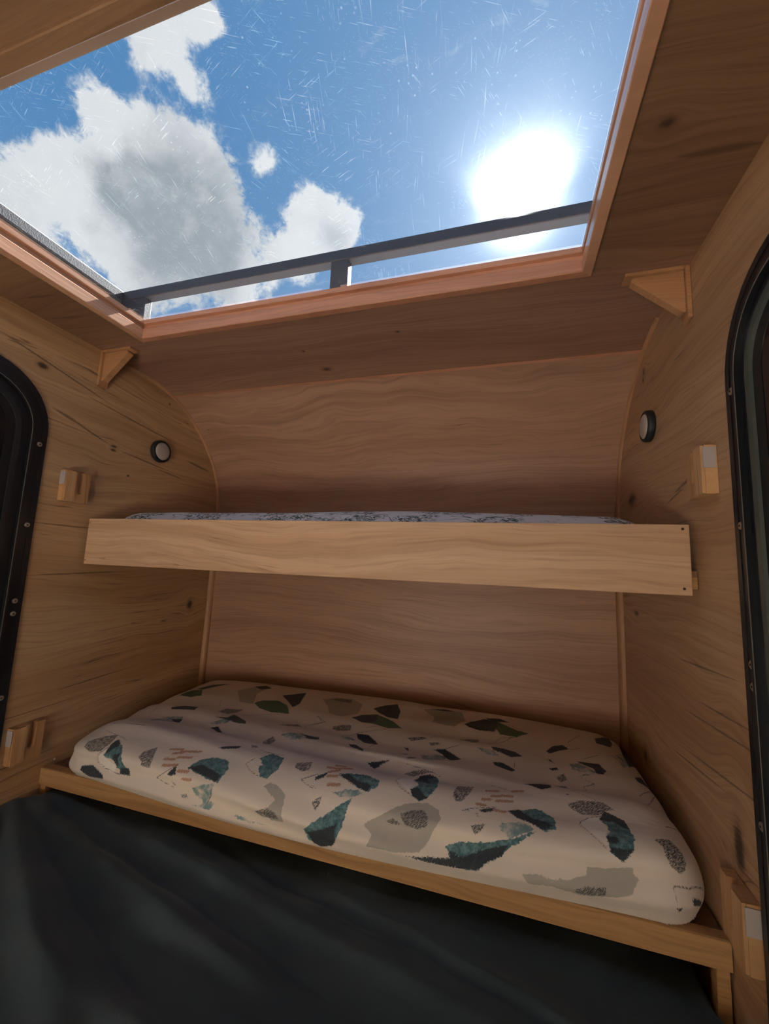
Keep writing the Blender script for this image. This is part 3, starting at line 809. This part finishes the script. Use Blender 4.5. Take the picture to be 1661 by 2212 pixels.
def line_sdf(P, px, py, w, zig=0):
    d = np.full(px.shape, 1e9)
    for i in range(len(P) - 1):
        ax_, ay_ = P[i]; bx_, by_ = P[i + 1]
        ex, ey = bx_ - ax_, by_ - ay_; wx, wy = px - ax_, py - ay_
        t = np.clip((wx * ex + wy * ey) / (ex * ex + ey * ey + 1e-9), 0, 1)
        d = np.minimum(d, (wx - ex * t) ** 2 + (wy - ey * t) ** 2)
    return w - np.sqrt(d)
def mattress_obj(name, prm, hf, step, mat, parent, off, bow, wr, motif=None):
    P, s = prof_table(prm['h']); e = s[-1] - P[-1, 0]
    cx = np.arange(prm['x0'] - e, prm['x1'] + e + step, step); cy = np.arange(prm['y0'] - e, prm['y1'] + e + step, step)
    CX, CY = np.meshgrid(cx, cy)
    # snap points outside the rounded hem onto it
    mx, my = (cx[0] + cx[-1]) / 2, (cy[0] + cy[-1]) / 2
    X, Y, Z, D = mattress(CX, CY, hf=hf, bow=bow, wr=wr, **prm)
    ny, nx = CX.shape
    idx = np.arange(nx * ny).reshape(ny, nx)
    keep = D > -step * .9
    q = keep[:-1, :-1] & keep[1:, :-1] & keep[:-1, 1:] & keep[1:, 1:]
    Fq = np.stack([idx[:-1, :-1][q], idx[:-1, 1:][q], idx[1:, 1:][q], idx[1:, :-1][q]], -1)
    used = np.zeros(nx * ny, bool); used[Fq.ravel()] = True
    remap = np.cumsum(used) - 1
    V = np.stack([X.ravel() - off[0], Y.ravel() - off[1], Z.ravel() - off[2]], -1)[used]
    Fq = remap[Fq]
    me = bpy.data.meshes.new(name)
    me.vertices.add(len(V)); me.vertices.foreach_set('co', V.astype(np.float32).ravel())
    me.loops.add(Fq.size); me.loops.foreach_set('vertex_index', Fq.astype(np.int32).ravel())
    me.polygons.add(len(Fq)); me.polygons.foreach_set('loop_start', np.arange(0, Fq.size, 4, dtype=np.int32))
    me.update(calc_edges=True); me.validate()
    me.polygons.foreach_set('use_smooth', np.ones(len(me.polygons), bool))
    uv = me.attributes.new('cloth_uv', 'FLOAT_VECTOR', 'POINT')
    U = np.stack([CX.ravel(), CY.ravel(), 0 * CX.ravel()], -1)[used]
    uv.data.foreach_set('vector', U.astype(np.float32).ravel())
    if motif:
        px, py = CX * 1000, CY * 1000
        L = {k: np.full(px.shape, -30.0) for k in 'TDKGNAWOL'}
        for ln in motif.strip().splitlines():
            t = ln.split(); k = t[0]; pts = [tuple(map(float, w.split(','))) for w in t[1:]]
            a = np.array(pts); m = 30
            x0, x1, y0, y1 = a[:, 0].min() - m, a[:, 0].max() + m, a[:, 1].min() - m, a[:, 1].max() + m
            i0, i1 = np.searchsorted(cx * 1000, [x0, x1]); j0, j1 = np.searchsorted(cy * 1000, [y0, y1])
            sx, sy = px[j0:j1, i0:i1], py[j0:j1, i0:i1]
            if sx.size == 0: continue
            if k == 'L': v = line_sdf(pts, sx, sy, 1.1)
            elif k == 'O': v = line_sdf(pts, sx, sy, 3.0)
            else: v = poly_sdf(pts, sx, sy)
            L[k][j0:j1, i0:i1] = np.maximum(L[k][j0:j1, i0:i1], v)
        for nm, ks in (('print_a', 'TDK'), ('print_b', 'GNA'), ('print_c', 'WOL')):
            at = me.attributes.new(nm, 'FLOAT_COLOR', 'POINT')
            dat = np.stack([L[k].ravel() for k in ks] + [np.ones(px.size)], -1)[used]
            at.data.foreach_set('color', dat.astype(np.float32).ravel())
    me.materials.append(mat)
    o = bpy.data.objects.new(name, me); C.objects.link(o); o.location = off
    if parent: o.parent = parent
    return o
lm = mattress_obj('bunk_mattress', LOW, hf_low, .0028, SHEET, None, (0, 1.1, .590), .035, 1.7, MOTIF)
tag(lm, 'puffy mattress on the lower bunk in a cream fitted sheet printed with teal mountains', 'mattress')
TOPM = dict(x0=-.715, x1=.700, y0=.897, y1=1.415, z0=1.163, h=.118, rc=.08)
def hf_top(X, Y): return 1 + .02 * np.sin(7 * X + 1) * 1.0 - .07 * np.clip((X - .3) / .35, 0, 1) ** 2 - .05 * np.clip((-X - .5) / .2, 0, 1)
um = mattress_obj('bunk_mattress', TOPM, hf_top, .008, FIR_SHEET, None, (0, 1.1, 1.163), 0.0, .4)
tag(um, 'thin white mattress with dark green branch print on the upper bunk', 'mattress')

# ------------------------------------------------------------------ main bed and its blanket
bed = empty('bed', (0, 0, 0), 'low bed with a pale mattress under the charcoal blanket', 'bed')
box('mattress', (-.715, -.80, .25), (.715, 1.32, .448), BEDBASE, bed, .03, 3)
box('bed_base', (-.72, -.82, .001), (.72, .83, .249), WOOD_RAIL, bed, .004, 1)
def blanket_z(X, Y):
    Z = .522 + 0 * X
    def fold(ax_, ay_, bx_, by_, w, h):
        dx, dy = bx_ - ax_, by_ - ay_; L = math.hypot(dx, dy); t = ((X - ax_) * dx + (Y - ay_) * dy) / L / L
        dist = ((X - ax_) * dy - (Y - ay_) * dx) / L
        env = np.clip(1 - np.abs(t - .5) * 1.5, 0, 1) ** .7
        return h * np.exp(-(dist / w) ** 2) * env
    Z = Z + fold(-.60, .84, .30, .69, .020, .014) + fold(-.70, .80, .10, .60, .024, .016) + fold(-.70, .76, -.1, .45, .028, .018)
    Z = Z - fold(-.25, .86, .60, .68, .015, .016) - fold(-.65, .82, .25, .62, .013, .010) - fold(-.68, .78, .05, .50, .014, .012)
    Z = Z + fold(-.3, .55, .7, .40, .030, .016) - fold(-.1, .62, .75, .52, .018, .012) + fold(.0, .80, .8, .66, .024, .012)
    Z = Z + fold(-.72, .72, -.40, .35, .03, .014) - fold(-.70, .74, -.25, .36, .016, .010)
    Z = Z + .004 * np.sin(9 * X + 14 * Y + 2 * np.sin(3 * X)) + .002 * np.sin(31 * X - 17 * Y)
    Z = Z + .012 * np.exp(-((X + .70) / .12) ** 2) * np.clip((Y - .5) / .3, 0, 1)
    Z = Z - .040 * np.clip((X - .35) / .35, 0, 1) ** 1.5 * np.clip((Y - .55) / .3, 0, 1)
    Z = np.minimum(Z, np.where(Y > .82, .543, 1.0))
    # hangs down at the edges of the bed
    ex = np.clip((np.abs(X) - .725) / .02, 0, 1)
    Z = Z - .05 * ex ** 2 * np.clip((Y - .80) / .05, 0, 1)
    return Z
def bounce_pillow(cx, lab):  # unseen, added behind the camera to bounce sunlight onto the bunks
    bm = bmesh.new(); bmesh.ops.create_grid(bm, x_segments=28, y_segments=20, size=1)
    top = list(bm.verts); geo = bmesh.ops.duplicate(bm, geom=list(bm.verts) + list(bm.edges) + list(bm.faces))['geom']
    low = set(v for v in geo if isinstance(v, bmesh.types.BMVert))
    for v in bm.verts:
        u, w = v.co.x, v.co.y; h = max(0, (1 - u ** 4) * (1 - w ** 4)) ** .5
        sg = -.35 if v in low else 1
        v.co = Vector((u * .33 * (1 - .05 * (1 - abs(w))), w * .185 * (1 - .06 * (1 - abs(u))), .034 + sg * .085 * h + .004 * math.sin(9 * u + 5 * w)))
    bmesh.ops.remove_doubles(bm, verts=bm.verts, dist=.0005)
    o = bm_obj('bounce_pillow', bm, BOUNCE_LINEN, None, True); o.location = (cx, -.625, .449)
    tag(o, lab, 'bounce_pillow')
bounce_pillow(-.355, 'white bounce cushion added out of view at the bed head, left side'); bounce_pillow(.355, 'white bounce cushion added out of view at the bed head, right side')
bxs = np.linspace(-.747, .747, 220); bys = np.linspace(-.40, 1.33, 290)
BX, BY = np.meshgrid(bxs, bys); BX = BX * (1 - .036 * np.clip((BY - .80) / .04, 0, 1)); BZ = blanket_z(BX, BY)
Vb = np.stack([BX.ravel(), BY.ravel(), BZ.ravel()], -1); nb = len(bxs)
Fb = [(j * nb + i, j * nb + i + 1, (j + 1) * nb + i + 1, (j + 1) * nb + i) for j in range(len(bys) - 1) for i in range(nb - 1)]
bl = link('blanket', Vb, Fb, BLANKET, None, True); tag(bl, 'dark charcoal blanket with soft folds spread over the main bed', 'blanket')
so_ = bl.modifiers.new('thickness', 'SOLIDIFY'); so_.thickness = .008; so_.offset = -1

# ------------------------------------------------------------------ puck lights
def puck(xw, s, y, z, lab):
    t = empty('puck_light', (xw, y, z), lab, 'wall light', 'round wall lights above the upper bunk')
    disc('housing', (0, 0, 0), (s, 0, 0), [(.0375, .0005), (.0385, .002), (.0385, .013), (.0365, .016), (.0305, .0165), (.0300, .012)], BLACK_RUBBER, t, 48)
    disc('lens', (0, 0, 0), (s, 0, 0), [(.0298, .0125), (.0295, .0165), (.026, .0185), (.018, .0200), (.008, .0207), (.001, .0209)], LENS, t, 48)
puck(XL, 1, 1.098, 1.508, 'round black wall light with frosted lens on the left wall')
puck(XR, -1, 1.105, 1.513, 'round black wall light with frosted lens on the right wall')

# ------------------------------------------------------------------ slotted wooden hooks
def hook(xw, s, y0, y1, z0, z1, lab):
    off = (xw, (y0 + y1) / 2, z0)
    t = empty('wooden_hook', off, lab, 'hook', 'slotted wooden hooks beside the doors')
    # block outline in (y, z) with a round-bottomed slot open at the top
    w = y1 - y0; sa, sb = y0 + w * .52, y0 + w * .73; r = (sb - sa) / 2; zb = z0 + (z1 - z0) * .28 + r
    arc = [((sa + sb) / 2 - r * math.cos(R_(a)), zb - r * math.sin(R_(a))) for a in range(0, 181, 20)]
    poly = [(y0, z0), (y1, z0), (y1, z1), (sb, z1)] + arc[::-1] + [(sa, z1), (y0, z1)]
    X = lambda q: xw + s * q
    def pz(n, P, a, b, m, bev=0): return prism(n, P, 0, min(X(a), X(b)), max(X(a), X(b)), m, t, off, bev)
    pz('backplate', [(y0 + .0005, z0 + .0005), (y1, z0 + .0005), (y1, z1 - .0005), (y0 + .0005, z1 - .0005)], .0005, .005, WOOD_HOOK)
    pz('slotted_block', poly, .005, .0185, WOOD_HOOK)
    y = (y0 + w * .02, y0 + w * .40)
    pz('raised_front', [(y[0], z0 + .001), (y[1] - .003, z0 + .001), (y[1], z0 + .004), (y[1], z1 - .003), (y[1] - .003, z1 - .001), (y[0], z1 - .001)], .0187, .0235, WOOD_HOOK)
    box('pad', (min(X(.003), X(.0215)) - off[0], y0 - .0022 - off[1], z1 - .040 - off[2]), (max(X(.003), X(.0215)) - off[0], y0 - .0002 - off[1], z1 - .004 - off[2]), PAD, t, .0004, 1)
hook(XL, 1, .787, .858, 1.286, 1.370, 'upper slotted wooden hook on the left wall, above the front board')
hook(XR, -1, .795, .868, 1.290, 1.374, 'upper slotted wooden hook on the right wall, with grey pad')
hook(XL, 1, .752, .826, .632, .717, 'lower slotted wooden hook on the left wall, above the blanket')
hook(XR, -1, .752, .826, .615, .705, 'lower slotted wooden hook on the right wall, next to the rail end')

# ------------------------------------------------------------------ corner brackets under the ceiling
def bracket(xw, s, lab):
    off = (xw, .865, 1.75)
    t = empty('corner_bracket', off, lab, 'bracket', 'wooden corner brackets under the ceiling')
    X = lambda q: xw + s * q
    sh = lambda P: [(X(a), b) for a, b in P]
    # gusset web in the (x, z) plane
    prism('gusset', sh([(.009, 1.742), (.095, 1.742), (.100, 1.738), (.100, 1.733), (.014, 1.655), (.009, 1.655)]), 1, .856, .874, WOOD_BRACKET, t, off, .0008)
    bx = lambda n, a, b, y0, y1, z0, z1: box(n, (min(X(a), X(b)) - off[0], y0 - off[1], z0 - off[2]), (max(X(a), X(b)) - off[0], y1 - off[1], z1 - off[2]), WOOD_BRACKET, t, .001, 2)
    bx('wall_cleat', .0005, .0085, .850, .880, 1.640, 1.7490)
    bx('ceiling_cleat', .0090, .112, .850, .880, 1.7425, 1.7493)
bracket(XL, 1, 'triangular wooden corner bracket above the left wall')
bracket(XR, -1, 'triangular wooden corner bracket above the right wall')
